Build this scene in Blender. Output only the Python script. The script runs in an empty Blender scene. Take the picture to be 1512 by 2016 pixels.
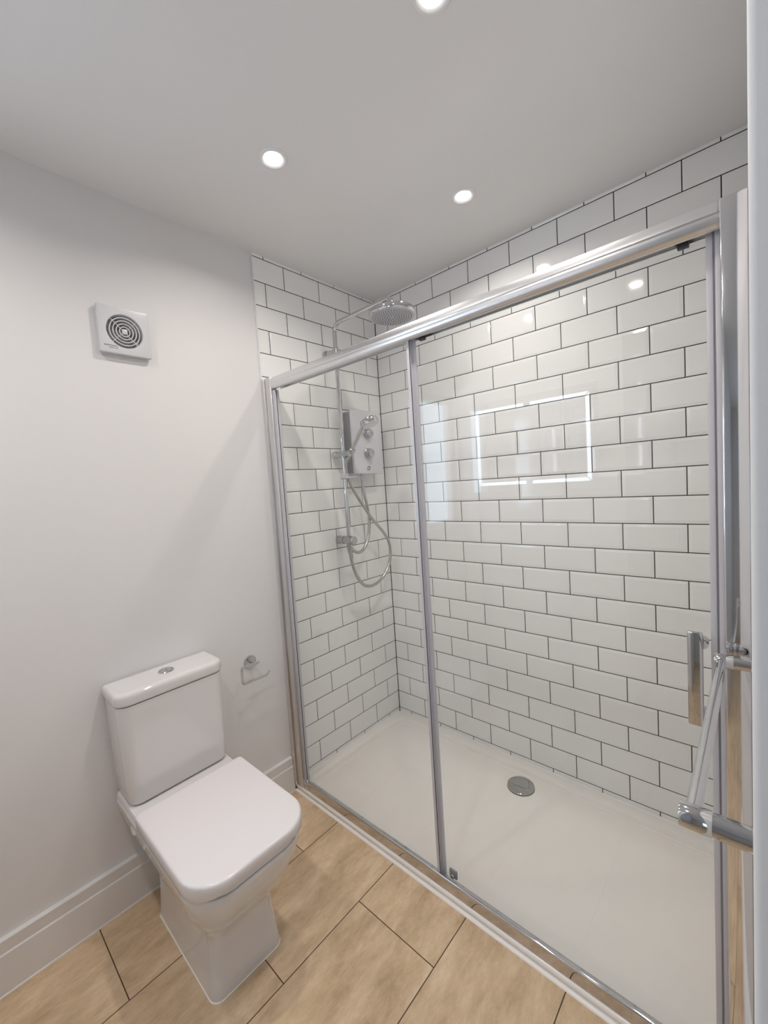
import bpy, bmesh, math, random
from mathutils import Vector, Matrix
random.seed(4)
S = bpy.context.scene
COL = S.collection
PI = math.pi

# ------------------------------------------------------------------ camera
cam_d = bpy.data.cameras.new('camera')
cam = bpy.data.objects.new('camera', cam_d)
COL.objects.link(cam)
YAW, PITCH, ROLL = 2.30890, -0.06497, -0.06515
_d = Vector((math.cos(PITCH)*math.cos(YAW), math.cos(PITCH)*math.sin(YAW), math.sin(PITCH)))
_r = Vector((math.sin(YAW), -math.cos(YAW), 0))
_u = _r.cross(_d)
_r2 = math.cos(ROLL)*_r + math.sin(ROLL)*_u
_u2 = -math.sin(ROLL)*_r + math.cos(ROLL)*_u
cam.matrix_world = Matrix(((_r2.x, _u2.x, -_d.x, 1.6101), (_r2.y, _u2.y, -_d.y, -1.7957),
                           (_r2.z, _u2.z, -_d.z, 1.3297), (0, 0, 0, 1)))
cam_d.sensor_fit = 'VERTICAL'
cam_d.sensor_height = 36.0
cam_d.lens = 817.7*36.0/2016.0
cam_d.clip_start = 0.02
S.camera = cam

# ------------------------------------------------------------------ world, exposure, render look
world = bpy.data.worlds.new('daylight')
S.world = world
world.use_nodes = True
bg = world.node_tree.nodes['Background']
bg.inputs['Color'].default_value = (0.62, 0.80, 1.0, 1)
bg.inputs['Strength'].default_value = 4.5
S.view_settings.view_transform = 'Standard'
S.view_settings.look = 'None'
S.view_settings.gamma = 1.0
S.view_settings.use_curve_mapping = False
S.view_settings.exposure = 0.06
S.cycles.max_bounces = 14
S.cycles.diffuse_bounces = 7
S.cycles.glossy_bounces = 6
S.cycles.transparent_max_bounces = 16
S.cycles.transmission_bounces = 6
S.cycles.sample_clamp_indirect = 4.0
S.cycles.use_denoising = True
S.cycles.caustics_refractive = False
LAMP_W = 3.0          # watts of each downlight
LAMP_C = (1.0, 0.93, 0.875)
LED_E = 7.0           # emission of the mirror's light strips

# daylight portal at the window (guides sampling only, gives no light of its own)
pd = bpy.data.lights.new('window_portal', 'AREA')
pd.shape = 'RECTANGLE'; pd.size = 0.92; pd.size_y = 0.56
pd.cycles.is_portal = True
po = bpy.data.objects.new('window_portal', pd)
COL.objects.link(po)
po.location = (-0.105, -2.01, 1.46)
po.rotation_euler = (0, -PI/2, 0)

pd2 = bpy.data.lights.new('window_portal', 'AREA')  # sampling portal of the added fill window
pd2.shape = 'RECTANGLE'; pd2.size = 0.90; pd2.size_y = 1.15
pd2.cycles.is_portal = True
po2 = bpy.data.objects.new('window_portal', pd2)
COL.objects.link(po2)
po2.location = (2.40, -4.398, 1.475)
po2.rotation_euler = (PI/2, 0, 0)

# ------------------------------------------------------------------ materials
def P(name, col, rough=0.5, metal=0.0, coat=0.0, spec=0.5):
    m = bpy.data.materials.new(name); m.use_nodes = True
    b = m.node_tree.nodes['Principled BSDF']
    b.inputs['Base Color'].default_value = (*col, 1)
    b.inputs['Roughness'].default_value = rough
    b.inputs['Metallic'].default_value = metal
    b.inputs['Coat Weight'].default_value = coat
    b.inputs['Specular IOR Level'].default_value = spec
    return m

def paint(name, col, rough=0.6, amp=0.02, scale=3.0, bump=0.02):
    m = P(name, col, rough)
    nt = m.node_tree; b = nt.nodes['Principled BSDF']
    tc = nt.nodes.new('ShaderNodeTexCoord')
    n = nt.nodes.new('ShaderNodeTexNoise'); n.inputs['Scale'].default_value = scale
    nt.links.new(tc.outputs['Object'], n.inputs['Vector'])
    mx = nt.nodes.new('ShaderNodeMix'); mx.data_type = 'RGBA'
    mx.inputs['A'].default_value = (*[c*(1-amp) for c in col], 1)
    mx.inputs['B'].default_value = (*[min(1, c*(1+amp)) for c in col], 1)
    nt.links.new(n.outputs['Fac'], mx.inputs['Factor'])
    nt.links.new(mx.outputs['Result'], b.inputs['Base Color'])
    n2 = nt.nodes.new('ShaderNodeTexNoise'); n2.inputs['Scale'].default_value = 220
    nt.links.new(tc.outputs['Object'], n2.inputs['Vector'])
    bp = nt.nodes.new('ShaderNodeBump'); bp.inputs['Strength'].default_value = bump
    bp.inputs['Distance'].default_value = 0.002
    nt.links.new(n2.outputs['Fac'], bp.inputs['Height'])
    nt.links.new(bp.outputs['Normal'], b.inputs['Normal'])
    return m

M = {}
M['wall'] = paint('wall_paint', (0.745, 0.735, 0.735), 0.55)
M['ceiling'] = paint('ceiling_paint', (0.775, 0.768, 0.762), 0.8)
M['trim'] = paint('gloss_paint', (0.76, 0.745, 0.735), 0.3, bump=0.0)
M['sealant'] = P('sealant', (0.86, 0.84, 0.81), 0.4)
M['grout'] = paint('dark_grout', (0.035, 0.032, 0.031), 0.85, amp=0.2, scale=30)
M['tile'] = P('white_glaze', (0.87, 0.865, 0.85), 0.06, coat=0.3)
M['ceramic'] = P('white_ceramic', (0.72, 0.70, 0.695), 0.05, coat=0.5)
M['seat_plastic'] = P('white_seat_plastic', (0.77, 0.735, 0.735), 0.16)
M['plastic'] = P('white_plastic', (0.80, 0.80, 0.81), 0.25)
M['tray'] = paint('shower_tray_acrylic', (0.90, 0.865, 0.825), 0.14, amp=0.015, scale=5, bump=0.0)
M['chrome'] = P('chrome', (0.62, 0.62, 0.63), 0.05, 1.0)
M['bright'] = P('polished_silver', (0.78, 0.78, 0.79), 0.07, 1.0)
M['fan'] = P('fan_plastic', (0.62, 0.625, 0.645), 0.3)
M['drain'] = P('dark_chrome', (0.46, 0.47, 0.47), 0.05, 1.0)
M['dial'] = P('dull_chrome', (0.50, 0.50, 0.51), 0.22, 1.0)
M['satin'] = P('satin_silver', (0.70, 0.69, 0.69), 0.28, 1.0)
M['rail'] = P('bright_rail', (0.80, 0.80, 0.81), 0.27, 1.0)
M['grey'] = P('grey_plastic', (0.22, 0.225, 0.23), 0.4)
M['dark'] = P('dark_rubber', (0.035, 0.035, 0.04), 0.5)
M['nozzle'] = P('grey_nozzle_rubber', (0.20, 0.20, 0.22), 0.5)
M['face'] = P('shower_face_plastic', (0.52, 0.52, 0.55), 0.3)
M['panel'] = P('white_fascia', (0.66, 0.66, 0.69), 0.2)
M['ink'] = P('print', (0.06, 0.06, 0.07), 0.6)
M['fanhole'] = P('fan_duct_shade_plastic', (0.36, 0.36, 0.37), 0.5)
M['upvc'] = P('window_upvc', (0.82, 0.82, 0.82), 0.3)

def emission(name, col, e):
    m = bpy.data.materials.new(name); m.use_nodes = True
    nt = m.node_tree; nt.nodes.clear()
    o = nt.nodes.new('ShaderNodeOutputMaterial'); x = nt.nodes.new('ShaderNodeEmission')
    x.inputs['Color'].default_value = (*col, 1); x.inputs['Strength'].default_value = e
    nt.links.new(x.outputs[0], o.inputs['Surface'])
    return m
M['lamp'] = emission('lamp_lens', (1.0, 0.95, 0.88), 16.0)
M['led'] = emission('led_strip', (0.78, 0.86, 1.0), LED_E)

def glassy(name, tint, base=0.045, rough=0.0):
    """thin clear pane: tinted see-through plus a Schlick mirror reflection"""
    m = bpy.data.materials.new(name); m.use_nodes = True
    nt = m.node_tree; nt.nodes.clear(); L = nt.links.new
    o = nt.nodes.new('ShaderNodeOutputMaterial')
    tr = nt.nodes.new('ShaderNodeBsdfTransparent'); tr.inputs['Color'].default_value = (*tint, 1)
    gl = nt.nodes.new('ShaderNodeBsdfGlossy'); gl.inputs['Roughness'].default_value = rough
    lw = nt.nodes.new('ShaderNodeLayerWeight'); lw.inputs['Blend'].default_value = 0.5
    pw = nt.nodes.new('ShaderNodeMath'); pw.operation = 'POWER'; pw.inputs[1].default_value = 5
    ma = nt.nodes.new('ShaderNodeMath'); ma.operation = 'MULTIPLY_ADD'
    ma.inputs[1].default_value = 1-base; ma.inputs[2].default_value = base
    mx = nt.nodes.new('ShaderNodeMixShader')
    L(lw.outputs['Facing'], pw.inputs[0]); L(pw.outputs[0], ma.inputs[0]); L(ma.outputs[0], mx.inputs[0])
    L(tr.outputs[0], mx.inputs[1]); L(gl.outputs[0], mx.inputs[2]); L(mx.outputs[0], o.inputs['Surface'])
    return m
M['glass'] = glassy('clear_glass', (0.988, 0.994, 0.991))
M['glass_edge'] = P('glass_edge', (0.03, 0.045, 0.045), 0.2)

def seal_mat():
    m = bpy.data.materials.new('clear_pvc_seal'); m.use_nodes = True
    nt = m.node_tree; nt.nodes.clear(); L = nt.links.new
    o = nt.nodes.new('ShaderNodeOutputMaterial')
    tr = nt.nodes.new('ShaderNodeBsdfTransparent'); tr.inputs['Color'].default_value = (0.9, 0.9, 0.95, 1)
    b = nt.nodes.new('ShaderNodeBsdfPrincipled'); b.inputs['Base Color'].default_value = (0.70, 0.69, 0.73, 1)
    b.inputs['Roughness'].default_value = 0.3
    mx = nt.nodes.new('ShaderNodeMixShader'); mx.inputs[0].default_value = 0.72
    L(tr.outputs[0], mx.inputs[1]); L(b.outputs[0], mx.inputs[2]); L(mx.outputs[0], o.inputs['Surface'])
    return m
M['seal'] = seal_mat()

def floor_mat():
    m = P('beige_stone_floor_tile', (0.4, 0.3, 0.2), 0.42, spec=0.28)
    nt = m.node_tree; b = nt.nodes['Principled BSDF']; L = nt.links.new
    tc = nt.nodes.new('ShaderNodeTexCoord')
    sx = nt.nodes.new('ShaderNodeSeparateXYZ'); L(tc.outputs['Object'], sx.inputs[0])
    ay = nt.nodes.new('ShaderNodeMath'); ay.operation = 'ADD'; ay.inputs[1].default_value = 1.2435+0.595*20
    L(sx.outputs['Y'], ay.inputs[0])
    ax = nt.nodes.new('ShaderNodeMath'); ax.operation = 'SUBTRACT'; ax.inputs[1].default_value = 0.0010
    L(sx.outputs['X'], ax.inputs[0])
    cb = nt.nodes.new('ShaderNodeCombineXYZ'); L(ay.outputs[0], cb.inputs['X']); L(ax.outputs[0], cb.inputs['Y'])
    br = nt.nodes.new('ShaderNodeTexBrick'); L(cb.outputs[0], br.inputs['Vector'])
    br.offset = 0.5; br.offset_frequency = 2; br.squash = 1.0
    br.inputs['Scale'].default_value = 1.0
    br.inputs['Mortar Size'].default_value = 0.0014
    br.inputs['Mortar Smooth'].default_value = 0.0
    br.inputs['Bias'].default_value = 0.0
    br.inputs['Brick Width'].default_value = 0.595
    br.inputs['Row Height'].default_value = 0.3045
    br.inputs['Color1'].default_value = (0.0, 0.0, 0.0, 1)
    br.inputs['Color2'].default_value = (1, 1, 1, 1)
    br.inputs['Mortar'].default_value = (0.5, 0.5, 0.5, 1)
    # veining that runs along the length of the tiles, slightly slanted
    mp = nt.nodes.new('ShaderNodeMapping'); L(tc.outputs['Object'], mp.inputs['Vector'])
    mp.inputs['Rotation'].default_value = (0, 0, 0.35)
    mp.inputs['Scale'].default_value = (16.0, 6.0, 1.0)
    jit = nt.nodes.new('ShaderNodeVectorMath'); jit.operation = 'MULTIPLY_ADD'
    L(br.outputs['Color'], jit.inputs[0]); jit.inputs[1].default_value = (7.0, 13.0, 3.0); L(mp.outputs[0], jit.inputs[2])
    n1 = nt.nodes.new('ShaderNodeTexNoise'); n1.inputs['Scale'].default_value = 1.0
    n1.inputs['Detail'].default_value = 10; n1.inputs['Roughness'].default_value = 0.74; n1.inputs['Distortion'].default_value = 0.08
    L(jit.outputs[0], n1.inputs['Vector'])
    cr = nt.nodes.new('ShaderNodeValToRGB'); L(n1.outputs['Fac'], cr.inputs[0])
    e = cr.color_ramp.elements
    e[0].position = 0.34; e[0].color = (0.45, 0.325, 0.20, 1)
    e[1].position = 0.67; e[1].color = (0.74, 0.575, 0.40, 1)
    x = e.new(0.5); x.color = (0.60, 0.445, 0.29, 1)
    n3 = nt.nodes.new('ShaderNodeTexNoise'); n3.inputs['Scale'].default_value = 3.0; n3.inputs['Detail'].default_value = 4
    L(tc.outputs['Object'], n3.inputs['Vector'])
    mr = nt.nodes.new('ShaderNodeMapRange'); mr.inputs['To Min'].default_value = 0.88; mr.inputs['To Max'].default_value = 1.12
    L(n3.outputs['Fac'], mr.inputs['Value'])
    vm = nt.nodes.new('ShaderNodeVectorMath'); vm.operation = 'SCALE'
    L(cr.outputs['Color'], vm.inputs[0]); L(mr.outputs[0], vm.inputs['Scale'])
    mx = nt.nodes.new('ShaderNodeMix'); mx.data_type = 'RGBA'
    L(br.outputs['Fac'], mx.inputs['Factor']); L(vm.outputs[0], mx.inputs['A'])
    mx.inputs['B'].default_value = (0.07, 0.042, 0.026, 1)
    L(mx.outputs['Result'], b.inputs['Base Color'])
    iv = nt.nodes.new('ShaderNodeMath'); iv.operation = 'MULTIPLY_ADD'; iv.inputs[1].default_value = -1; iv.inputs[2].default_value = 1
    L(br.outputs['Fac'], iv.inputs[0])
    ad = nt.nodes.new('ShaderNodeMath'); ad.operation = 'MULTIPLY_ADD'; ad.inputs[1].default_value = 0.25
    L(n1.outputs['Fac'], ad.inputs[0]); L(iv.outputs[0], ad.inputs[2])
    bp = nt.nodes.new('ShaderNodeBump'); bp.inputs['Strength'].default_value = 0.35; bp.inputs['Distance'].default_value = 0.0015
    L(ad.outputs[0], bp.inputs['Height']); L(bp.outputs['Normal'], b.inputs['Normal'])
    return m
M['floor'] = floor_mat()

# ------------------------------------------------------------------ mesh helpers
class MB:
    """collects shapes (world coordinates) for one mesh"""
    def __init__(s):
        s.bm = bmesh.new()
    def _faces_bevel(s, verts, bev, seg):
        if bev > 0:
            es = list({e for v in verts for e in v.link_edges})
            bmesh.ops.bevel(s.bm, geom=es, offset=bev, segments=seg, profile=0.5, affect='EDGES')
    def box(s, x0, x1, y0, y1, z0, z1, bev=0.0, seg=2, mi=0):
        v = [s.bm.verts.new(p) for p in ((x0,y0,z0),(x1,y0,z0),(x1,y1,z0),(x0,y1,z0),(x0,y0,z1),(x1,y0,z1),(x1,y1,z1),(x0,y1,z1))]
        for f in ((3,2,1,0),(4,5,6,7),(0,1,5,4),(1,2,6,5),(2,3,7,6),(3,0,4,7)):
            s.bm.faces.new([v[i] for i in f]).material_index = mi
        s._faces_bevel(v, bev, seg)
        return s
    def loft(s, rings, cap0=True, cap1=True, mi=0, closed=True):
        R = [[s.bm.verts.new(p) for p in r] for r in rings]
        n = len(R[0])
        for a, b in zip(R, R[1:]):
            for i in range(n if closed else n-1):
                j = (i+1) % n
                s.bm.faces.new((a[i], a[j], b[j], b[i])).material_index = mi
        if cap0: s.bm.faces.new(R[0][::-1]).material_index = mi
        if cap1: s.bm.faces.new(R[-1]).material_index = mi
        return s
    def frame(s, p0, p1):
        w = (Vector(p1)-Vector(p0)).normalized()
        t = Vector((0, 0, 1)) if abs(w.z) < 0.9 else Vector((1, 0, 0))
        u = w.cross(t).normalized()
        return u, w.cross(u)
    def lathe(s, p0, axis, prof, n=40, cap0=True, cap1=True, mi=0):
        """prof: list of (radius, distance along axis)"""
        p0 = Vector(p0); ax = Vector(axis).normalized()
        u, v = s.frame(p0, p0+ax)
        rings = []
        for r, h in prof:
            rings.append([p0+ax*h+(u*math.cos(2*PI*i/n)+v*math.sin(2*PI*i/n))*max(r, 1e-5) for i in range(n)])
        return s.loft(rings, cap0, cap1, mi)
    def cyl(s, p0, p1, r, n=28, bev=0.0):
        L = (Vector(p1)-Vector(p0)).length
        if bev > 0:
            pr = [(r-bev, 0), (r-bev*0.3, bev*0.3), (r, bev), (r, L-bev), (r-bev*0.3, L-bev*0.3), (r-bev, L)]
        else:
            pr = [(r, 0), (r, L)]
        return s.lathe(p0, Vector(p1)-Vector(p0), pr, n)
    def tube(s, pts, r, n=16, smooth=0, caps=True):
        pts = [Vector(p) for p in pts]
        if smooth:
            q = [pts[0]*2-pts[1]]+pts+[pts[-1]*2-pts[-2]]
            out = []
            for i in range(1, len(q)-2):
                a, b, c, d = q[i-1:i+3]
                for k in range(smooth):
                    t = k/smooth
                    out.append(0.5*((2*b)+(c-a)*t+(2*a-5*b+4*c-d)*t*t+(3*b-a-3*c+d)*t**3))
            out.append(pts[-1]); pts = out
        rings = []; u = None
        for i, p in enumerate(pts):
            w = (pts[min(i+1, len(pts)-1)]-pts[max(i-1, 0)]).normalized()
            if u is None:
                u, _ = s.frame(p, p+w)
            else:
                u = (u-w*u.dot(w)).normalized()
            v = w.cross(u)
            rr = r[i] if isinstance(r, (list, tuple)) else r
            rings.append([p+(u*math.cos(2*PI*k/n)+v*math.sin(2*PI*k/n))*rr for k in range(n)])
        return s.loft(rings, caps, caps)
    def prism(s, poly, axis, a, b, mi=0):
        """poly in the two other axes (cyclic order), extruded along axis from a to b"""
        def pt(p, t):
            return {'x': (t, p[0], p[1]), 'y': (p[0], t, p[1]), 'z': (p[0], p[1], t)}[axis]
        return s.loft([[pt(p, a) for p in poly], [pt(p, b) for p in poly]], mi=mi)
    def torus(s, c, axis, R, r, n=48, m=10):
        c = Vector(c); ax = Vector(axis).normalized(); u, v = s.frame(c, c+ax)
        V = []
        for i in range(n):
            a = 2*PI*i/n; d = u*math.cos(a)+v*math.sin(a)
            V.append([s.bm.verts.new(c+d*(R+r*math.cos(2*PI*j/m))+ax*r*math.sin(2*PI*j/m)) for j in range(m)])
        for i in range(n):
            for j in range(m):
                s.bm.faces.new((V[i][j], V[(i+1)%n][j], V[(i+1)%n][(j+1)%m], V[i][(j+1)%m]))
        return s

ORG = {}
def build(name, mb, mat, parent=None, base=None, sharp=35, label=None):
    """link the collected shapes as ONE mesh object, origin at its thing's base"""
    bm = mb.bm
    bmesh.ops.recalc_face_normals(bm, faces=bm.faces)
    o0 = ORG[parent.name] if parent is not None else Vector(base if base is not None else (0, 0, 0))
    bmesh.ops.translate(bm, verts=bm.verts, vec=-o0)
    me = bpy.data.meshes.new(name); bm.to_mesh(me); bm.free()
    for m in (mat if isinstance(mat, (list, tuple)) else [mat]):
        me.materials.append(m)
    me.shade_smooth(); me.set_sharp_from_angle(angle=math.radians(sharp))
    o = bpy.data.objects.new(name, me); COL.objects.link(o)
    if parent is not None:
        o.parent = parent
    else:
        o.location = o0
    ORG[o.name] = o0
    if label: o['label'] = label
    return o
def tag(o, label, cat, group=None):
    o['label'] = label; o['category'] = cat
    if group: o['group'] = group
    return o
def thing(name, base, label, cat, group=None):
    o = bpy.data.objects.new(name, None); COL.objects.link(o)
    o.empty_display_size = 0.05; o.location = base
    ORG[o.name] = Vector(base)
    return tag(o, label, cat, group)
def struct(name, mb, mat, sharp=35):
    o = build(name, mb, mat, sharp=sharp); o['kind'] = 'structure'
    return o

# ------------------------------------------------------------------ room shell
FZ, CZ = -0.05, 2.360          # floor, ceiling
XR = 1.6055                    # right wall face
YF = -2.30                     # wall behind the camera
PL = -0.008                    # plaster face of the left wall (tiles stand 8 mm proud)
DOOR0, DOOR1 = -1.45, -2.25    # doorway in the right wall where the photographer stands
HX = 2.95                      # far side of the wider part of the room
VX0, VX1 = 1.95, 2.85           # an added window in that far wall, unseen, for cool fill light
NX, YE = 1.05, -4.30           # the mirror wall ends at NX; beyond it the room runs on to YE

fl = MB(); fl.box(-0.2, HX+0.1, YE-0.1, 0.1, FZ-0.12, FZ)
struct('floor', fl, M['floor'])
ce = MB(); ce.box(-0.2, HX+0.1, YE-0.1, 0.1, CZ, CZ+0.1)
struct('ceiling', ce, M['ceiling'])

WY0, WY1, WZ0, WZ1 = -2.27, -1.76, 1.00, 1.92      # window opening in the left wall
w = MB()
w.box(PL-0.1, PL, WY1, 0.0, FZ, CZ)
w.box(PL-0.1, PL, YF-0.1, WY0, FZ, CZ)
w.box(PL-0.1, PL, WY0, WY1, FZ, WZ0)
w.box(PL-0.1, PL, WY0, WY1, WZ1, CZ)
struct('wall_left', w, M['wall'])
w = MB(); w.box(PL, NX, YF-0.1, YF, FZ, CZ); w.box(NX-0.1, NX, YE, YF-0.1, FZ, CZ); w.box(NX-0.1, VX0, YE-0.1, YE, FZ, CZ); w.box(VX1, HX+0.1, YE-0.1, YE, FZ, CZ); w.box(VX0, VX1, YE-0.1, YE, FZ, 0.90); w.box(VX0, VX1, YE-0.1, YE, 2.05, CZ)
struct('wall_front', w, M['wall'])
# right wall with its rounded plaster corner at the doorway
w = MB()
rc = 0.0045
poly = [(XR, 0.0), (XR, DOOR0+rc)] + [(XR+rc-rc*math.cos(a), DOOR0+rc-rc*math.sin(a)) for a in (0.3, 0.6, 0.9, 1.2, PI/2)] + [(XR+0.1, DOOR0), (XR+0.1, 0.0)]
w.prism(poly, 'z', FZ, CZ)
struct('wall_right', w, M['wall'])
w = MB()
w.box(HX, HX+0.1, YE-0.1, 0.1, FZ, CZ)
w.box(XR+0.1, HX, -0.6, -0.5, FZ, CZ)
struct('wall_hall', w, M['wall'])

# metro tiles: half-bond, bevelled, on a dark grout bed
HP, OFF, VP, G = 0.10214, -0.0098, 0.102, 0.0018
def tile_wall(mb, place, u0, u1, z0, z1):
    """place(u, z, depth) -> world point; tiles are material 1, grout bed material 0"""
    def quad(pts, mi):
        mb.bm.faces.new([mb.bm.verts.new(place(*p)) for p in pts]).material_index = mi
    quad([(u0, z0, 0), (u1, z0, 0), (u1, z1, 0), (u0, z1, 0)], 0)
    for e0, e1 in (((u0, z0), (u0, z1)), ((u1, z0), (u1, z1))):      # return at the ends of the tiling
        quad([(e0[0], e0[1], -0.008), (e1[0], e1[1], -0.008), (e1[0], e1[1], 0), (e0[0], e0[1], 0)], 1)
    for j in range(-1, 24):
        a, b = max(z0, j*VP), min(z1, (j+1)*VP)
        if b-a < 0.004: continue
        par = j % 2
        joints = [m*HP+OFF for m in range(-2, 40) if m % 2 == par]
        for p, q in zip(joints, joints[1:]):
            c, d = max(p, u0), min(q, u1)
            if d-c < 0.004: continue
            x0 = c+(G if c == p else (0.001 if c > u0+1e-6 else 0)); x1 = d-(G if d == q else 0.0)
            y0 = a+(G if a == j*VP else 0); y1 = b-(G if b == (j+1)*VP else 0)
            if u0 == 0.0 and c == u0: x0 = c+0.0045
            bw = 0.011
            il = bw if c == p else 0.001; ir = bw if d == q else 0.001
            ib = bw if a == j*VP else 0.0005; it = bw if b == (j+1)*VP else 0.0005
            if x1-x0 < il+ir+0.004: il = ir = (x1-x0)*0.3
            if y1-y0 < ib+it+0.003: ib = it = (y1-y0)*0.3
            O = [(x0, y0), (x1, y0), (x1, y1), (x0, y1)]
            I = [(x0+il, y0+ib), (x1-ir, y0+ib), (x1-ir, y1-it), (x0+il, y1-it)]
            # tiny setting-out differences from tile to tile tilt the glaze a little
            tl = [random.uniform(-0.00016, 0.00016) for _ in range(2)]
            def dz(pu, pz): return 0.0021 + tl[0]*(pu-(x0+x1)/2)/0.1 + tl[1]*(pz-(y0+y1)/2)/0.05
            vb = [mb.bm.verts.new(place(*o, -0.001)) for o in O]
            vo = [mb.bm.verts.new(place(*o, 0.0007)) for o in O]
            vi = [mb.bm.verts.new(place(*i, dz(*i))) for i in I]
            for k in range(4):
                n = (k+1) % 4
                mb.bm.faces.new((vb[k], vb[n], vo[n], vo[k])).material_index = 1
                mb.bm.faces.new((vo[k], vo[n], vi[n], vi[k])).material_index = 1
            mb.bm.faces.new(vi).material_index = 1
TZ0 = -0.030
def tiling(name, place, u1):
    mb = MB(); tile_wall(mb, place, 0.0, u1, TZ0, CZ)
    bm = mb.bm; me = bpy.data.meshes.new(name); 
    # keep faces turned into the room
    bm.normal_update()
    c = Vector((0.8, -0.9, 1.2))
    for f in bm.faces:
        pass
    bm.to_mesh(me); bm.free()
    me.materials.append(M['grout']); me.materials.append(M['tile'])
    o = bpy.data.objects.new(name, me); COL.objects.link(o); o['kind'] = 'structure'
    return o
tiling('wall_left_tiles', lambda u, z, d: (d, -u, z), 0.7605)
tiling('wall_back', lambda u, z, d: (u, -d, z), 1.600)
tiling('wall_right_tiles', lambda u, z, d: (1.600-d, -u, z), 0.7605)
w = MB(); w.box(PL-0.1, HX+0.1, 0.008, 0.1, FZ, CZ); w.box(XR-0.0055, XR, -0.7605, 0.008, FZ, CZ)
struct('wall_shower_backing', w, M['grout'])
t = MB(); t.box(PL, 0.0028, -0.7640, -0.7606, TZ0-0.02, CZ, 0.0008)
struct('trim_1', t, M['plastic'])

# skirting board: stepped profile with a groove, white sealant bead at its foot
def skirting_profile(s=1):
    h = FZ
    return [(PL, h), (0.013*s, h), (0.012*s, h+0.004), (0.010*s, h+0.005), (0.010*s, h+0.1160), (0.0088*s, h+0.1178), (0.0055*s, h+0.1184),
            (0.0050*s, h+0.1200), (0.0058*s, h+0.1215), (0.0080*s, h+0.1560), (0.0068*s, h+0.1578), (PL, h+0.1580)]
t = MB(); t.prism(skirting_profile(), 'y', YF, -0.7685)
struct('baseboard_left', t, M['trim'], sharp=20)
t = MB(); t.prism([(YF+(x-PL), z) for x, z in skirting_profile()], 'x', 0.012, NX)
t.prism([(YE+(x-PL), z) for x, z in skirting_profile()], 'x', NX, HX)
struct('baseboard_front', t, M['trim'], sharp=20)
t = MB(); t.prism([(XR-(x-PL), z) for x, z in skirting_profile()], 'y', DOOR0+0.004, -0.80)
struct('baseboard_right', t, M['trim'], sharp=20)

# window (left wall, just out of the photograph; its daylight is seen in the chrome and glass)
wn = MB()
for y0, y1, z0, z1 in ((WY0, WY0+0.05, WZ0, WZ1), (WY1-0.05, WY1, WZ0, WZ1), (WY0, WY1, WZ0, WZ0+0.05), (WY0, WY1, WZ1-0.05, WZ1)):
    wn.box(PL-0.085, PL-0.035, y0, y1, z0, z1, 0.004)
wf = struct('window_1', wn, M['upvc'])
g = MB(); g.box(PL-0.066, PL-0.060, WY0+0.045, WY1-0.045, WZ0+0.045, WZ1-0.045)
build('pane', g, M['glass'], wf)
g = MB(); g.box(PL-0.035, PL-0.02, WY1-0.035, WY1-0.015, 1.45, 1.47, 0.003); g.box(PL-0.024, PL-0.016, WY1-0.035, WY1-0.015, 1.45, 1.56, 0.003)
build('handle', g, M['upvc'], wf)
g = MB(); g.box(PL-0.034, 0.012, WY0, WY1, WZ0-0.001, WZ0+0.018, 0.004)
build('sill', g, M['trim'], wf)

wn = MB()  # added window, out of view: brings bluish daylight onto the jamb and right posts
for x0, x1, z0, z1 in ((VX0, VX0+0.05, 0.90, 2.05), (VX1-0.05, VX1, 0.90, 2.05), (VX0, VX1, 0.90, 0.95), (VX0, VX1, 2.00, 2.05), (2.375, 2.425, 0.95, 2.0)):
    wn.box(x0, x1, YE-0.085, YE-0.035, z0, z1, 0.004)
wf = struct('window_added_fill', wn, M['upvc'])
g = MB(); g.box(VX0+0.045, VX1-0.045, YE-0.066, YE-0.060, 0.945, 2.005)
build('pane', g, M['glass'], wf)

# ------------------------------------------------------------------ shower tray and drain
def rrect(x0, x1, y0, y1, z, r, k=6):
    pts = []
    for cx, cy, a0 in ((x1-r, y1-r, 0), (x0+r, y1-r, PI/2), (x0+r, y0+r, PI), (x1-r, y0+r, 1.5*PI)):
        for i in range(k+1):
            a = a0+PI/2*i/k
            pts.append((cx+r*math.cos(a), cy+r*math.sin(a), z))
    return pts
TX0, TX1, TY0, TY1 = 0.0005, 1.5995, -0.7620, -0.0005
RZ = -0.0225
t = MB()
def tr(i, z, r): return rrect(TX0+i, TX1-i, TY0+i, TY1-i, z, r)
t.loft([tr(0.0045, FZ, 0.004), tr(0.0045, FZ+0.0125, 0.004), tr(0.0005, FZ+0.0140, 0.004), tr(0.0, FZ+0.0155, 0.004), tr(0.0, RZ-0.009, 0.004), tr(0.0012, RZ-0.0045, 0.004), tr(0.0045, RZ-0.0012, 0.005), tr(0.009, RZ, 0.006),
        tr(0.044, RZ-0.0020, 0.03), tr(0.0475, RZ-0.0036, 0.034), tr(0.0492, RZ-0.0070, 0.036), tr(0.0525, RZ-0.0180, 0.038), tr(0.0545, RZ-0.0245, 0.040), tr(0.0590, RZ-0.0262, 0.043), tr(0.0650, RZ-0.0235, 0.048), tr(0.0680, RZ-0.0222, 0.05),
        tr(0.20, RZ-0.0222, 0.10), tr(0.33, RZ-0.0225, 0.04)])
tray = build('shower_tray', t, M['tray'], base=(0.8, -0.38, FZ))
tag(tray, 'low white rectangular shower tray on the floor below the metro tiles', 'shower tray')
sb = MB(); sb.prism([(-0.7700, FZ), (-0.7577, FZ), (-0.7577, FZ+0.0060), (-0.7640, FZ+0.0052), (-0.7680, FZ+0.0035)], 'x', 0.010, XR)
tag(build('sealant_bead', sb, M['sealant'], base=(0.8, -0.766, FZ)), 'thin white sealant line along the front foot of the shower tray', 'sealant')
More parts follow.
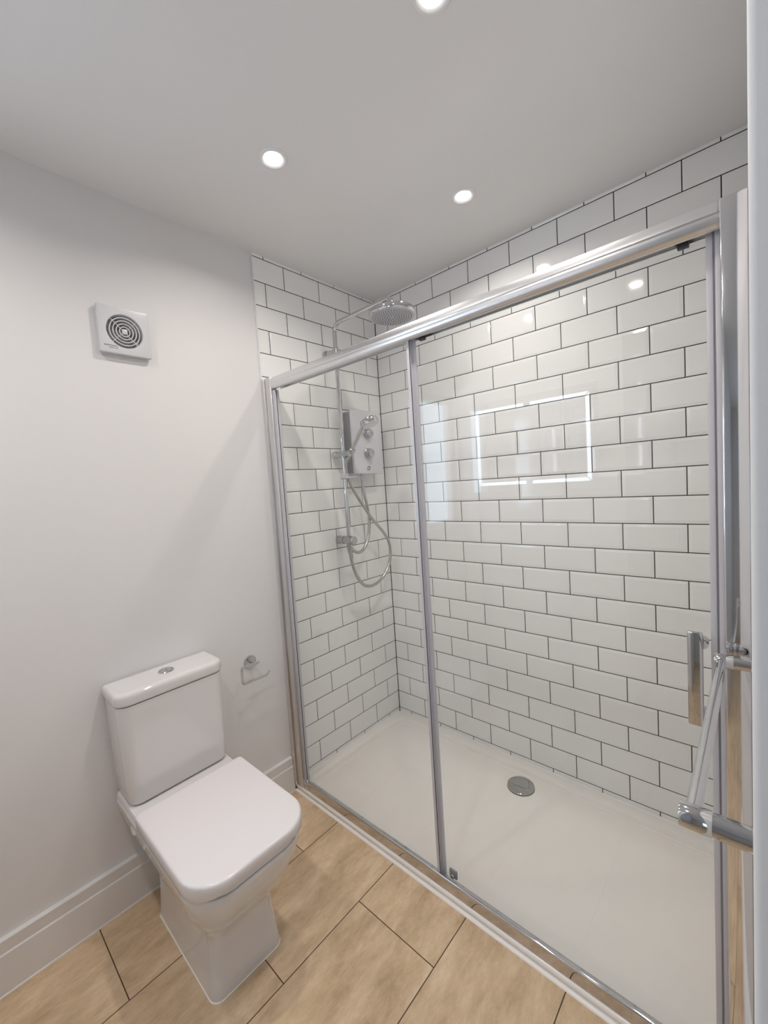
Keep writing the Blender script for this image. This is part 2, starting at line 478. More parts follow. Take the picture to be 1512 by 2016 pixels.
sb = MB(); sb.prism([(-0.0008, TZ0-0.002), (-0.009, TZ0+0.006), (-0.0022, TZ0+0.012)], 'x', 0.010, 1.590)
tag(build('sealant_bead', sb, M['sealant'], base=(0.8, 0.0, TZ0)), 'white sealant bead between the back wall tiles and the shower tray', 'sealant')
sb = MB(); sb.prism([(0.0008, TZ0-0.002), (0.009, TZ0+0.006), (0.0022, TZ0+0.012)], 'y', -0.725, -0.010)
tag(build('sealant_bead', sb, M['sealant'], base=(0.0, -0.37, TZ0)), 'short white sealant bead below the tiles under the electric shower', 'sealant')
dz = RZ-0.0225
d = thing('shower_drain', (0.8165, -0.139, dz), 'round chrome drain cover set in the shower tray by the back wall', 'drain')
m = MB(); m.lathe((0.8165, -0.139, dz-0.004), (0, 0, 1), [(0.0585, 0), (0.0595, 0.004), (0.058, 0.0052)], 56); build('flange', m, M['drain'], d)
m = MB(); m.lathe((0.8165, -0.139, dz+0.002), (0, 0, 1), [(0.056, 0), (0.0575, 0.004), (0.0570, 0.0066), (0.0545, 0.0084), (0.03, 0.0092), (0.0, 0.0094)], 64); build('cover', m, M['drain'], d)

# ------------------------------------------------------------------ shower screen
GF, GS = -0.742, -0.724        # fixed and sliding glass planes
PT = 1.818                     # top of the frame
sc = thing('shower_screen', (0.8, -0.74, RZ), 'framed shower screen with a chrome top rail and a fixed glass panel on the left', 'shower screen')
m = MB(); m.box(0.003, 0.020, -0.7680, -0.728, RZ+0.001, PT, 0.0012)
build('wall_channel', m, M['satin'], sc)
m = MB(); m.box(0.0215, 0.0600, -0.7610, -0.729, RZ+0.001, PT+0.004, 0.004, 3)
build('upright', m, M['satin'], sc)
m = MB(); m.box(0.0600, 0.0782, -0.7540, -0.731, RZ+0.001, PT-0.052, 0.003)
build('glazing_strip', m, M['seal'], sc)
m = MB(); m.box(0.0783, 0.0800, GF-0.0052, GF-0.0032, 0.0, PT-0.055)
build('gasket', m, M['glass_edge'], sc)
def pane(name, x0, x1, y, z0, z1, parent):
    m = MB(); m.box(x0, x1, y-0.003, y+0.003, z0, z1)
    m.bm.normal_update()
    for f in m.bm.faces:
        if abs(f.normal.y) < 0.5: f.material_index = 1
    return build(name, m, [M['glass'], M['glass_edge']], parent)
pane('fixed_glass', 0.0660, 0.8045, GF, -0.0145, 1.7835, sc)
m = MB(); m.box(0.8047, 0.8064, GF-0.0052, GF-0.0036, -0.0145, 1.782); build('gasket', m, M['dark'], sc)
m = MB(); m.box(0.7935, 0.8046, GF-0.0050, GF+0.0050, -0.0145, 1.782, 0.001); build('edge_seal', m, M['seal'], sc)
# top rail: flat upper plate, crease, then a rounded lower lip
top_poly = [(-0.7105, 1.785), (-0.7105, 1.776), (-0.706, 1.776), (-0.706, 1.816), (-0.752, 1.8185), (-0.7575, 1.816), (-0.7595, 1.812), (-0.7605, 1.796), (-0.7590, 1.793), (-0.7610, 1.789),
            (-0.7608, 1.783), (-0.7590, 1.7775), (-0.7560, 1.7730), (-0.7515, 1.7695), (-0.7475, 1.7685), (-0.7465, 1.785)]
m = MB(); m.prism(top_poly, 'x', 0.0600, 1.5560); build('top_rail', m, M['rail'], sc, sharp=24)
m = MB(); m.prism([(y*1.0-0.0008*(1 if y < -0.75 else 0), z) for y, z in top_poly], 'x', 1.5525, 1.5575); build('rail_end_cap', m, M['satin'], sc)
# bottom rail: quarter-round chrome that mirrors the floor
bot = [(-0.724, RZ+0.0005), (-0.7566, RZ+0.0005), (-0.7572, -0.014), (-0.7575, -0.004), (-0.7573, 0.006), (-0.7566, 0.0135), (-0.7558, 0.0160), (-0.7540, 0.0176), (-0.7490, 0.0186), (-0.7470, 0.0178), (-0.7464, -0.0195), (-0.7105, -0.0200), (-0.7105, RZ+0.0005)]
m = MB(); m.prism(bot, 'x', 0.0600, 1.5560); build('bottom_rail', m, M['chrome'], sc, sharp=40)
m = MB(); m.box(0.0760, 0.0870, -0.7590, -0.746, RZ, 0.024, 0.0015); build('rail_end_cap', m, M['satin'], sc)
m = MB(); m.box(1.5565, 1.5965, -0.7640, -0.724, RZ+0.001, 1.8165, 0.003, 3); build('upright', m, M['bright'], sc)
m = MB(); m.box(1.5969, 1.5992, -0.7630, -0.728, RZ+0.001, 1.8185, 0.0005); build('wall_channel', m, M['bright'], sc)

sd = thing('shower_door', (1.16, GS, 0.0018), 'sliding clear glass shower door with a chrome bar handle, right half of the screen', 'shower door')
pane('door_glass', 0.7895, 1.545, GS, -0.0185, 1.7835, sd)
m = MB(); m.box(0.7900, 0.8125, GS-0.0050, GS+0.0050, -0.0185, 1.782, 0.001); build('edge_seal', m, M['seal'], sd)
m = MB(); m.box(0.7885, 0.7898, GS-0.0050, GS+0.0045, -0.0185, 1.782); build('gasket', m, M['dark'], sd)
m = MB(); m.box(1.5330, 1.5440, GS-0.0065, GS+0.0055, -0.0185, 1.782, 0.001); build('edge_seal', m, M['seal'], sd)
m = MB(); m.box(1.5445, 1.5475, GS-0.0095, GS+0.0055, -0.0185, 1.782); build('gasket', m, M['nozzle'], sd)
m = MB(); m.box(1.5475, 1.5555, GS-0.014, GS+0.0055, -0.0185, 1.782, 0.001); build('edge_seal', m, M['seal'], sd)
for x in (0.842, 1.497):
    m = MB(); m.box(x-0.014, x+0.014, GS-0.010, GS-0.0035, 1.7735, 1.7835, 0.002); m.box(x-0.010, x+0.010, GS-0.008, GS+0.006, 1.765, 1.7755, 0.002)
    build('roller_bracket', m, M['dark'], sd)
m = MB(); m.box(0.7790, 0.8000, GS-0.010, GS-0.003, 1.7735, 1.7800, 0.001); build('seal_clip', m, M['nozzle'], sd)
gd = MB(); gd.box(0.8330, 0.8625, GS-0.0105, GS-0.0033, 0.0120, 0.0400, 0.0025); gdo = build('bottom_guide', gd, M['grey'], sd)
m = MB(); m.cyl((0.8475, GS-0.0100, 0.0220), (0.8475, GS-0.0165, 0.0220), 0.0080, 20, 0.002); build('button', m, M['chrome'], gdo)
hb = MB(); hb.box(1.4950, 1.5215, -0.7560, -0.7440, 0.7835, 0.9845, 0.0030, 3); hbo = build('bar_handle', hb, M['chrome'], sd)
for z in (0.960, 0.806):
    m = MB(); m.cyl((1.5170, GS-0.0033, z), (1.5170, -0.7450, z), 0.0135, 28, 0.0015); build('boss', m, M['chrome'], hbo)

# ------------------------------------------------------------------ overhead shower on its riser
RX, RY = 0.080, -0.387
rs = thing('rain_shower', (0.0, RY, 1.064), 'chrome riser rail with a round overhead rain shower head on the left tiles', 'shower')
pts = [(RX, RY, 1.050), (RX, RY, 1.5), (RX, RY, 2.075)]
cx, cz, rr_ = RX+0.040, 2.082, 0.040
arc = [(cx-rr_*math.cos(a), RY, cz+rr_*math.sin(a)) for a in [PI/2*k/8 for k in range(9)]]
hx = 0.449
arm_end = [(hx-0.026+0.026*math.sin(a), RY, 2.101+0.0235*math.cos(a)) for a in [PI/2*k/7 for k in range(8)]]
m = MB(); m.tube(pts+arc+arm_end+[(hx, RY, 2.082)], 0.0105, 20); build('riser_pipe', m, M['chrome'], rs)
hd = MB()
hd.lathe((hx, RY, 2.0415), (0, 0, 1), [(0.0955, 0), (0.0985, 0.001), (0.1000, 0.0035), (0.1000, 0.0215), (0.0985, 0.0245), (0.092, 0.0265), (0.04, 0.0285), (0.020, 0.030), (0.0165, 0.034), (0.0165, 0.045), (0.0135, 0.048)], 72)
hdo = build('shower_head', hd, M['chrome'], rs)
m = MB(); m.lathe((hx, RY, 2.0420), (0, 0, -1), [(0.0950, -0.001), (0.0950, 0.0008), (0.0935, 0.0015)], 64); fo = build('spray_face', m, M['face'], hdo)
m = MB()
for R, n in ((0.012, 6), (0.022, 12), (0.032, 18), (0.042, 24), (0.052, 28), (0.062, 34), (0.0725, 40), (0.0835, 46)):
    for k in range(n):
        a = 2*PI*(k+0.5*(int(R*1000) % 2))/n
        p = (hx+R*math.cos(a), RY+R*math.sin(a), 2.0406)
        m.lathe(p, (0, 0, -1), [(0.0021, 0), (0.0014, 0.0024)], 8)
nz = build('nozzle_dots', m, M['nozzle'], hdo); nz['kind'] = 'stuff'
m = MB(); m.cyl((0.0045, RY, 1.994), (RX+0.004, RY, 1.994), 0.0115, 28); m.lathe((0.0045, RY, 1.994), (1, 0, 0), [(0.019, 0), (0.019, 0.010), (0.014, 0.014)], 32); m.lathe((RX, RY, 1.976), (0, 0, 1), [(0.0145, 0), (0.0145, 0.036)], 28)
build('wall_bracket', m, M['chrome'], rs)
m = MB(); m.cyl((0.0045, RY, 1.0645), (0.050, RY, 1.0645), 0.0212, 32, 0.0015); m.cyl((0.052, RY, 1.0645), (0.1035, RY, 1.0645), 0.0202, 32, 0.0015)
m.lathe((RX, RY, 1.078), (0, 0, 1), [(0.0145, 0), (0.0145, 0.008), (0.012, 0.010)], 28); m.lathe((RX, RY, 1.050), (0, 0, -1), [(0.014, -0.01), (0.0145, 0.010), (0.0130, 0.030), (0.0115, 0.046), (0.0105, 0.050)], 24)
dv = build('diverter', m, M['dial'], rs)
m = MB(); m.lathe((0.1045, RY, 1.0645), (1, 0, 0), [(0.0205, 0), (0.0215, 0.003), (0.0215, 0.013), (0.0195, 0.0155), (0.0130, 0.0165), (0.0, 0.0168)], 36); build('diverter_knob', m, M['dial'], dv)
m = MB(); m.cyl((0.018, RY, 1.494), (0.128, RY, 1.494), 0.0155, 28, 0.003); m.lathe((RX, RY, 1.4745), (0, 0, 1), [(0.0165, 0), (0.0165, 0.037)], 28)
sl = build('slider', m, M['dial'], rs)
m = MB(); m.lathe((0.012, RY, 1.494), (1, 0, 0), [(0.0145, 0), (0.0175, 0.003), (0.0175, 0.020), (0.015, 0.023)], 28); build('slider_knob', m, M['chrome'], sl)
HD = Vector((0.775, 0.06, 0.63)).normalized()      # from the cradle to the middle of the spray head
HA = Vector((0.60, 0.06, 0.80)).normalized()      # direction of the hand shower's handle
H0 = Vector((0.1240, -0.372, 1.5010))
m = MB(); m.lathe(H0-HA*0.010, HA, [(0.0120, 0), (0.0150, 0.002), (0.0165, 0.026), (0.0150, 0.028)], 28); build('cradle', m, M['dial'], sl)
m = MB(); m.box(RX-0.016, RX+0.030, RY-0.016, RY+0.062, 1.3735, 1.3825, 0.003); m.box(RX-0.013, RX+0.013, RY-0.013, RY+0.013, 1.370, 1.398, 0.003)
m.torus((RX+0.010, RY+0.050, 1.378), (0, 0, 1), 0.0125, 0.003, 24, 8)
build('hose_guide', m, M['face'], rs)

hs = thing('hand_shower', tuple(H0), 'chrome hand shower with white face resting in the slider of the riser', 'hand shower')
HN = Vector((0.36, 0.06, -0.93)).normalized()
HC = H0+HD*0.166+Vector((0.000, 0, 0.018))
m = MB(); q0 = H0-HA*0.022
he = HC-HN*0.012
m.tube([q0+HA*t for t in (0, 0.02, 0.06, 0.10, 0.125)]+[q0+HA*0.150+(he-q0-HA*0.150)*0.15, q0+HA*0.158+(he-q0-HA*0.158)*0.5, he], [0.0080, 0.0088, 0.0098, 0.0108, 0.0116, 0.0122, 0.0130, 0.0130], 20); build('handle', m, M['chrome'], hs)

m = MB(); m.lathe(HC+HN*0.010, -HN, [(0.0385, 0), (0.0412, 0.0015), (0.0420, 0.004), (0.0425, 0.020), (0.0400, 0.029), (0.030, 0.034), (0.0, 0.037)], 48)
u_, v_ = m.frame(HC, HC+HN)
hh = build('head', m, M['chrome'], hs)
m = MB(); m.lathe(HC+HN*0.0085, HN, [(0.0380, 0), (0.0380, 0.0025), (0.0300, 0.0040), (0.0, 0.0045)], 40); build('spray_face', m, M['plastic'], hh)
m = MB()
for k in range(14):
    a = 2*PI*k/14; dd = u_*math.cos(a)+v_*math.sin(a)
    m.cyl(HC+dd*0.0416+HN*0.003, HC+dd*0.0416-HN*0.016, 0.0019, 8)
build('grip_ribs', m, M['grey'], hh)

# ------------------------------------------------------------------ electric shower unit
ex = thing('electric_shower', (0.0, -0.209, 1.395), 'white electric shower unit with two chrome dials on the tiles beside the corner', 'electric shower')
m = MB(); m.box(0.0046, 0.066, -0.302, -0.113, 1.401, 1.716, 0.004); build('body', m, M['grey'], ex, label='dark grey side casing')
m = MB(); m.box(0.0665, 0.082, -0.3130, -0.1010, 1.395, 1.7195, 0.0025, 2); build('front_plate', m, M['panel'], ex)
for z in (1.6030, 1.4995):
    m = MB(); m.lathe((0.0815, -0.2110, z), (1, 0, 0), [(0.0285, 0), (0.0285, 0.006), (0.026, 0.008), (0.0235, 0.008), (0.0225, 0.028), (0.021, 0.030), (0.0, 0.0305)], 40)
    k = build('dial', m, M['dial'], ex)
    m = MB(); m.box(0.1117, 0.1126, -0.2095, -0.1905, z+0.0015, z+0.0035); build('pointer', m, M['grey'], k)
m = MB(); m.lathe((0.0815, -0.2135, 1.4235), (1, 0, 0), [(0.0135, 0), (0.0135, 0.003), (0.0115, 0.004), (0.0105, 0.0025), (0.0, 0.0025)], 32); b_ = build('start_button', m, M['satin'], ex)
m = MB(); m.torus((0.0845, -0.2135, 1.4235), (1, 0, 0), 0.0085, 0.0016, 24, 6); build('ring', m, M['grey'], b_)
m = MB(); m.lathe((0.045, -0.2290, 1.402), (0, 0, -1), [(0.0115, 0), (0.0115, 0.010), (0.0095, 0.012), (0.0105, 0.034), (0.009, 0.038)], 24); build('outlet', m, M['panel'], ex)

# ------------------------------------------------------------------ shower hoses
def hose(name, pts, label):
    m = MB(); m.tube(pts, 0.0082, 14, smooth=6)
    return tag(build(name, m, M['hose'], base=pts[0]), label, 'shower hose', 'shower hoses')
def hose_mat():
    m = P('steel_hose', (0.50, 0.485, 0.47), 0.24, 1.0)
    return m
M['hose'] = hose_mat()
tail = H0-HA*0.024
A = [tuple(tail), (0.092, -0.383, 1.455), (0.085, -0.379, 1.41), (0.085, -0.3621, 1.3614), (0.085, -0.3416, 1.3199), (0.085, -0.3071, 1.2717), (0.085, -0.2647, 1.2163), (0.085, -0.2349, 1.1769),
     (0.085, -0.1809, 1.1207), (0.085, -0.1333, 1.0709), (0.085, -0.1002, 1.0245), (0.085, -0.0880, 0.9750), (0.085, -0.0932, 0.9219), (0.085, -0.1147, 0.875),
     (0.085, -0.1500, 0.8390), (0.085, -0.1947, 0.8133), (0.085, -0.2391, 0.8035), (0.085, -0.2812, 0.8075), (0.085, -0.3169, 0.8261), (0.085, -0.3461, 0.8621),
     (0.085, -0.3672, 0.9029), (0.084, -0.3806, 0.9467), (0.081, -0.3855, 0.9900), (0.080, RY, 1.012)]
hose('shower_hose', A, 'long chrome hose looping lowest, from the hand shower down to the riser foot')
B = [(0.045, -0.2290, 1.367), (0.050, -0.2320, 1.3263), (0.055, -0.2292, 1.2779), (0.059, -0.2209, 1.229), (0.060, -0.2131, 1.1743), (0.061, -0.2150, 1.1250), (0.063, -0.2274, 1.0720), (0.066, -0.249, 1.0300),
     (0.069, -0.2806, 1.0000), (0.072, -0.3173, 0.9905), (0.074, -0.3480, 1.0020), (0.076, -0.3640, 1.0130), (0.079, -0.3760, 1.0240)]
hose('shower_hose', B, 'short chrome hose hanging in a small loop below the electric shower unit')

# ------------------------------------------------------------------ toilet
TY = -1.287
def ring(x0, x1, cy, hw, z, rf, rb=0.01, bow=0.0, k=7, zf=None):
    pts = []
    for cx, sy, a0, r in ((x1-rf, 1, 0, rf), (x0+rb, 1, PI/2, rb), (x0+rb, -1, PI, rb), (x1-rf, -1, 1.5*PI, rf)):
        for i in range(k+1):
            a = a0+PI/2*i/k
            x = cx+r*math.cos(a); y = sy*(hw-r)+r*math.sin(a)
            if bow and x > x0+0.5*(x1-x0):
                x += bow*(1-(y/hw)**2)*min(1, (x-(x0+0.5*(x1-x0)))/(0.5*(x1-x0)))
            pts.append((x, cy+y, z if zf is None else zf(x, y)))
        # a mid point on each straight keeps long edges well shaped
    return pts
tl = thing('toilet', (0.3, TY, FZ), 'white close-coupled toilet with square closed lid against the left wall', 'toilet')
pan = MB()
sec = [(-0.0500, .118, .5130, .1085, .028, .012), (-0.0440, .117, .5140, .1090, .028, .012), (0.00, .115, .5110, .1035, .028, .012), (0.05, .112, .5070, .0990, .028, .012), (0.09, .108, .5060, .0970, .030, .012),
       (0.118, .100, .5090, .0985, .034, .014), (0.140, .092, .5180, .1040, .042, .016), (0.162, .080, .5340, .1140, .055, .02), (0.190, .062, .5560, .1280, .068, .02), (0.225, .040, .5790, .1430, .078, .02),
       (0.265, .018, .5990, .1565, .085, .015), (0.300, .006, .6120, .1640, .088, .012), (0.325, .003, .6190, .1680, .090, .010), (0.3360, .002, .6210, .1690, .090, .010), (0.3400, .004, .6190, .1670, .088, .010)]
rings = [ring(x0, x1, TY, hw, z, rf, rb, bow=0.012*max(0, min(1, (z-0.1)/0.2))) for z, x0, x1, hw, rf, rb in sec]
pan.loft(rings); build('pan', pan, M['ceramic'], tl, sharp=50)
m = MB(); m.loft([ring(0.002, 0.230, TY, 0.166, 0.325, 0.02, 0.006), ring(0.002, 0.230, TY, 0.166, 0.356, 0.02, 0.006), ring(0.004, 0.228, TY, 0.163, 0.3615, 0.02, 0.006), ring(0.010, 0.222, TY, 0.156, 0.3625, 0.016, 0.006)])
build('cistern_deck', m, M['ceramic'], tl)
def lidz(zlo, zhi):
    return lambda x, y: zlo+(zhi-zlo)*max(0, 1-(y/0.155)**2)*max(0, min(1, (x-0.50)/0.10))
m = MB()
m.loft([ring(0.226, 0.614, TY, 0.160, 0.341, 0.085, 0.02, 0.014), ring(0.224, 0.618, TY, 0.163, 0.345, 0.085, 0.02, 0.014), ring(0.226, 0.614, TY, 0.160, 0.366, 0.085, 0.02, 0.014)])
build('seat', m, M['seat_plastic'], tl)
m = MB()
LR = dict(bow=0.014)
m.loft([ring(0.216, 0.618, TY, 0.166, 0, 0.084, 0.010, 0.014, zf=lidz(0.347, 0.366)), ring(0.212, 0.6235, TY, 0.1715, 0, 0.086, 0.012, 0.014, zf=lidz(0.3445, 0.3635)), ring(0.2105, 0.6260, TY, 0.1735, 0, 0.087, 0.014, 0.014, zf=lidz(0.348, 0.366)),
        ring(0.2100, 0.6270, TY, 0.1745, 0.376, 0.087, 0.014, 0.014), ring(0.2102, 0.6267, TY, 0.1743, 0.3840, 0.087, 0.014, 0.014), ring(0.2112, 0.6252, TY, 0.1729, 0.3872, 0.086, 0.013, 0.014),
        ring(0.2133, 0.6225, TY, 0.1703, 0.3893, 0.084, 0.012, 0.014), ring(0.2165, 0.6190, TY, 0.1668, 0.3902, 0.081, 0.012, 0.014), ring(0.226, 0.6080, TY, 0.156, 0.3906, 0.072, 0.01, 0.014)])
build('seat_lid', m, M['seat_plastic'], tl, sharp=60)
for s in (-1, 1):
    m = MB(); m.cyl((0.212, TY+s*0.075-0.018, 0.3715), (0.212, TY+s*0.075+0.018, 0.3715), 0.0085, 20, 0.002); build('hinge', m, M['chrome'], tl)
m = MB()
csec = [(0.3640, .1380, .1530, .030), (0.3690, .1450, .1590, .034), (0.3800, .1490, .1620, .037), (0.45, .1490, .1640, .037), (0.58, .1480, .1675, .037), (0.6900, .1470, .1700, .037)]
m.loft([ring(0.001, x1, TY, hw, z, rf, 0.008) for z, x1, hw, rf in csec]); build('cistern', m, M['ceramic'], tl, sharp=50)
m = MB()
m.loft([ring(0.000, .1455, TY, .1695, .6925, .036, .008), ring(-0.002, .1495, TY, .1735, .6945, .039, .008), ring(-0.003, .1510, TY, .1750, .700, .040, .008), ring(-0.003, .1510, TY, .1750, .7180, .040, .008),
        ring(-0.0025, .1500, TY, .1740, .7245, .040, .008), ring(-0.001, .1470, TY, .1710, .7295, .038, .008), ring(0.002, .1420, TY, .1660, .7320, .035, .008), ring(0.010, .1320, TY, .1560, .7325, .028, .008)])
build('cistern_lid', m, M['ceramic'], tl, sharp=60)
m = MB(); m.lathe((0.068, TY+0.003, 0.7318), (0, 0, 1), [(0.0255, 0), (0.0255, 0.0025), (0.0235, 0.0045), (0.0205, 0.0045), (0.0195, 0.0025), (0.0, 0.0025)], 48); fb = build('flush_button', m, M['chrome'], tl)
for s in (-1, 1):
    m = MB(); n = 20
    arc = [(0.068+0.0185*math.cos(a), TY+0.003+s*(0.0012+0.0185*math.sin(a)*0.93)) for a in [PI*k/n for k in range(n+1)]]
    m.prism(arc, 'z', 0.7340, 0.7362 if s > 0 else 0.7355); build('half_button', m, M['chrome'], fb)
m = MB(); m.loft([ring(.115, .5155, TY, .1110, FZ, .030, .012), ring(.1155, .5150, TY, .1105, FZ+0.0025, .030, .012), ring(.1175, .5130, TY, .1080, FZ+0.004, .028, .012)]); build('sealant', m, M['sealant'], tl)
m = MB(); m.cyl((PL+0.02, TY, 0.09), (0.13, TY, 0.09), 0.05, 28); build('waste_pipe', m, M['plastic'], tl)
m = MB(); m.lathe((0.145, TY-0.150, 0.300), (0, -1, 0), [(0.018, 0), (0.018, 0.012), (0.014, 0.016)], 24); build('fixing_cap', m, M['plastic'], tl)

# ------------------------------------------------------------------ toilet roll holder
HY, HZ = -0.929, 0.617
th = thing('toilet_roll_holder', (PL, HY, HZ), 'small empty chrome toilet roll holder on the wall beside the cistern', 'toilet roll holder')
m = MB(); m.lathe((PL, HY, HZ), (1, 0, 0), [(0.0275, 0), (0.0275, 0.006), (0.0260, 0.008), (0.0, 0.0082)], 40); build('rose', m, M['chrome'], th)
m = MB(); m.cyl((PL+0.006, HY, HZ), (0.050, HY, HZ+0.006), 0.0065, 20, 0.001); build('post', m, M['chrome'], th)
wx = 0.046
def bend(a, b, c, r, n=6):
    a, b, c = Vector(a), Vector(b), Vector(c)
    p = b+(a-b).normalized()*r; q = b+(c-b).normalized()*r
    return [tuple((1-t)**2*p+2*t*(1-t)*b+t*t*q) for t in [k/n for k in range(n+1)]]
w0, w1, w2, w3, w4 = (wx, HY+0.014, 0.6225), (wx, -0.9955, 0.627), (wx, -0.9955, 0.5555), (wx, -0.8865, 0.5550), (wx, -0.8695, 0.5690)
m = MB(); m.tube([w0]+bend(w0, w1, w2, 0.014)+bend(w1, w2, w3, 0.014)+bend(w2, w3, w4, 0.008)+[w4], 0.0048, 14); build('wire_arm', m, M['chrome'], th)

# ------------------------------------------------------------------ extractor fan
FY, FZc = -1.2865, 1.9045
fn = thing('extractor_fan', (PL, FY, FZc), 'square white extractor fan with round ringed grille high on the left wall', 'extractor fan')
hw = 0.079
def fr(h, x, r=0.006, k=11):
    pts = []
    for sy, sz, a0 in ((1, 1, 0), (-1, 1, PI/2), (-1, -1, PI), (1, -1, 1.5*PI)):
        for i in range(k+1):
            a = a0+PI/2*i/k
            pts.append((x, FY+sy*(h-r)+r*math.cos(a), FZc+sz*(h-r)+r*math.sin(a)))
    return pts
def circ(R, x, n=20, ph=PI/4-PI*2*2/20):
    out = []
    for q in range(4):
        for i in range(12):
            a = q*PI/2+PI/2*(i+0.5)/12
            out.append((x, FY+R*math.cos(a), FZc+R*math.sin(a)))
    return out
m = MB()
m.loft([fr(hw-0.004, PL), fr(hw-0.001, PL+0.010), fr(hw, PL+0.016), fr(hw-0.0006, PL+0.0205), fr(hw-0.0025, PL+0.0228), fr(hw-0.006, PL+0.0234), circ(0.0600, PL+0.0235), circ(0.0565, PL+0.0235), circ(0.0545, PL+0.021), circ(0.0535, PL+0.006)], cap1=False)
bm_ = m.bm
build('housing', m, M['fan'], fn, sharp=30)
m = MB(); m.lathe((PL+0.004, FY, FZc), (1, 0, 0), [(0.0565, 0), (0.0565, 0.002)], 40); build('duct_plate', m, M['fanhole'], fn)
m = MB()
for R in (0.0155, 0.0255, 0.0355, 0.0455):
    m.lathe((PL+0.008, FY, FZc), (1, 0, 0), [(R-0.0013, 0), (R-0.0013, 0.0145), (R+0.0013, 0.0145), (R+0.0013, 0), (R-0.0013, 0)], 56, False, False)
for k in range(4):
    a = PI/4+k*PI/2; dy, dz_ = math.cos(a), math.sin(a)
    p = [(PL+0.0165, FY+dy*0.008-dz_*0.0012, FZc+dz_*0.008+dy*0.0012), (PL+0.0165, FY+dy*0.054-dz_*0.0012, FZc+dz_*0.054+dy*0.0012),
         (PL+0.0165, FY+dy*0.054+dz_*0.0012, FZc+dz_*0.054-dy*0.0012), (PL+0.0165, FY+dy*0.008+dz_*0.0012, FZc+dz_*0.008-dy*0.0012)]
    m.loft([p, [(PL+0.010, q[1], q[2]) for q in p]])
m.box(PL+0.010, PL+0.0225, FY-0.0085, FY+0.0085, FZc-0.0085, FZc+0.0085, 0.002)
build('grille', m, M['fan'], fn)
def text(name, body, size, loc, rot, mat, parent):
    c = bpy.data.curves.new(name, 'FONT'); c.body = body; c.size = size; c.extrude = 0.00015
    c.align_x = 'RIGHT'
    tmp = bpy.data.objects.new(name+'_src', c); COL.objects.link(tmp)
    dg = bpy.context.evaluated_depsgraph_get(); dg.update()
    me = bpy.data.meshes.new_from_object(tmp.evaluated_get(dg))
    COL.objects.unlink(tmp); bpy.data.objects.remove(tmp)
    me.transform(Matrix.Translation(Vector(loc)-ORG[parent.name]) @ rot)
    me.materials.clear(); me.materials.append(mat)
    o = bpy.data.objects.new(name, me); COL.objects.link(o); o.parent = parent
    return o
ROT = Matrix(((0, 0, 1, 0), (1, 0, 0, 0), (0, 1, 0, 0), (0, 0, 0, 1)))     # text x -> +y, text y -> +z, faces +x
text('lettering', 'envirovent', 0.0092, (PL+0.0236, FY-0.0260, FZc-0.0560), ROT, M['ink'], fn)
text('lettering', 'SILENT-100', 0.0055, (PL+0.0236, FY-0.0260, FZc-0.0625), ROT, M['ink'], fn)
m = MB(); m.lathe((PL+0.0225, FY-0.068, FZc+0.053), (1, 0, 0), [(0.0022, 0), (0.0022, 0.0016), (0.001, 0.0024)], 14); build('indicator_stud', m, M['plastic'], fn)

# ------------------------------------------------------------------ towel rail on the right wall
TX, TZ_ = 1.5545, 0.953
tw = thing('towel_rail', (XR, -1.035, TZ_), 'chrome towel rail with two round posts on the right wall beside the shower door', 'towel rail')
ya, yb = -0.803, -1.275
m = MB(); m.cyl((TX, ya-0.004, TZ_), (TX, yb+0.004, TZ_), 0.0078, 24); build('bar', m, M['chrome'], tw)
for y in (ya, yb):
    m = MB(); m.cyl((TX-0.0115, y, TZ_), (TX+0.0175, y, TZ_), 0.0128, 32, 0.0012); m.cyl((TX+0.0160, y, TZ_), (XR-0.001, y, TZ_), 0.0118, 32)
    build('post', m, M['chrome'], tw)

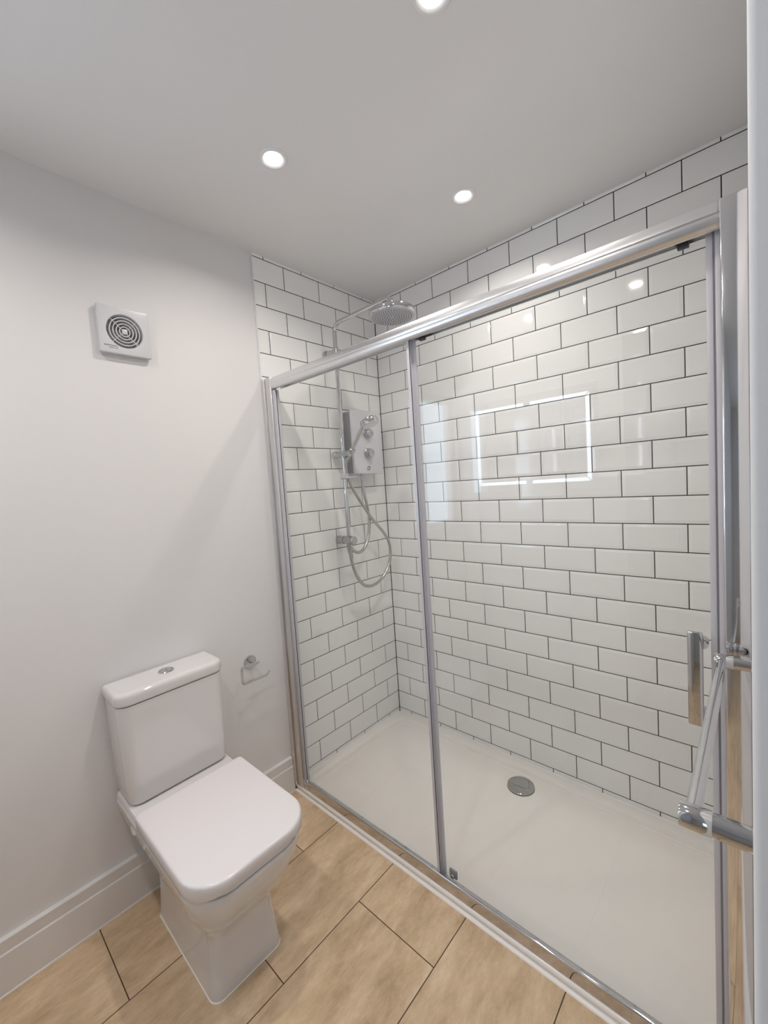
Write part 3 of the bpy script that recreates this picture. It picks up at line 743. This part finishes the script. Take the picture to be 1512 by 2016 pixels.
# ------------------------------------------------------------------ lit mirror on the wall behind the camera (seen reflected in the shower glass)
MY = -2.265
mr_ = thing('led_mirror', (0.5185, YF, 1.535), 'mirror with a lit border, reflected in the sliding shower door', 'mirror')
m = MB(); m.box(0.112, 0.925, YF+0.001, MY-0.001, 1.235, 1.835, 0.002); build('back_box', m, M['satin'], mr_)
m = MB(); m.box(0.110, 0.927, MY-0.001, MY+0.003, 1.233, 1.837); build('mirror_glass', m, P('mirror_silver', (0.88, 0.88, 0.88), 0.01, 1.0), mr_)
X0, X1, Z0, Z1, WD = 0.152, 0.885, 1.277, 1.792, 0.021
gx0, gx1 = 0.491, 0.536
def strip(p):
    m = MB(); m.prism(p, 'y', MY+0.0032, MY+0.0042); build('light_strip', m, M['led'], mr_)
dg_ = 0.004
strip([(X0, Z0+dg_), (X0+WD, Z0+WD+dg_), (X0+WD, Z1-WD-dg_), (X0, Z1-dg_)])
strip([(X1, Z0+dg_), (X1, Z1-dg_), (X1-WD, Z1-WD-dg_), (X1-WD, Z0+WD+dg_)])
for za, zb in ((Z0, Z0+WD), (Z1, Z1-WD)):
    strip([(X0+dg_, za), (gx0, za), (gx0, zb), (X0+WD+dg_, zb)])
    strip([(gx1, za), (X1-dg_, za), (X1-WD-dg_, zb), (gx1, zb)])

# ------------------------------------------------------------------ recessed ceiling downlights
def downlight(x, y, label):
    t = thing('downlight', (x, y, CZ), label, 'ceiling light', 'recessed downlights')
    m = MB(); m.lathe((x, y, CZ), (0, 0, -1), [(0.0440, 0), (0.0440, 0.0015), (0.0415, 0.0042), (0.0375, 0.0050), (0.0345, 0.0046), (0.0265, 0.0006)], 56, False, False)
    build('bezel', m, M['plastic'], t)
    m = MB(); m.lathe((x, y, CZ-0.0005), (0, 0, -1), [(0.0255, 0), (0.0250, 0.0014), (0.018, 0.0024), (0.0, 0.0028)], 40)
    build('lens', m, M['lamp'], t)
    l = bpy.data.lights.new('bulb', 'AREA'); l.shape = 'DISK'; l.size = 0.054; l.energy = LAMP_W; l.color = LAMP_C; l.spread = math.radians(150)
    lo = bpy.data.objects.new('bulb', l); COL.objects.link(lo); lo.parent = t; lo.location = (0, 0, -0.0058)
    return t
def dup(r, loc, label):
    c = r.copy(); COL.objects.link(c); c.location = loc; c['label'] = label
    for ch in r.children:
        d = ch.copy(); COL.objects.link(d); d.parent = c
    return c
d0 = downlight(0.4955, -0.9744, 'recessed ceiling downlight nearest the left wall, above the toilet side')
dup(d0, (0.8126, -0.3799, CZ), 'recessed ceiling downlight over the shower, closest to the back wall tiles')
dup(d0, (1.1010, -0.9800, CZ), 'recessed ceiling downlight cut off by the top edge of the photo')
dup(d0, (0.4955, -1.8500, CZ), 'recessed ceiling downlight in front of the lit mirror, behind the camera')
dup(d0, (1.1010, -1.8500, CZ), 'recessed ceiling downlight behind the camera near the doorway')
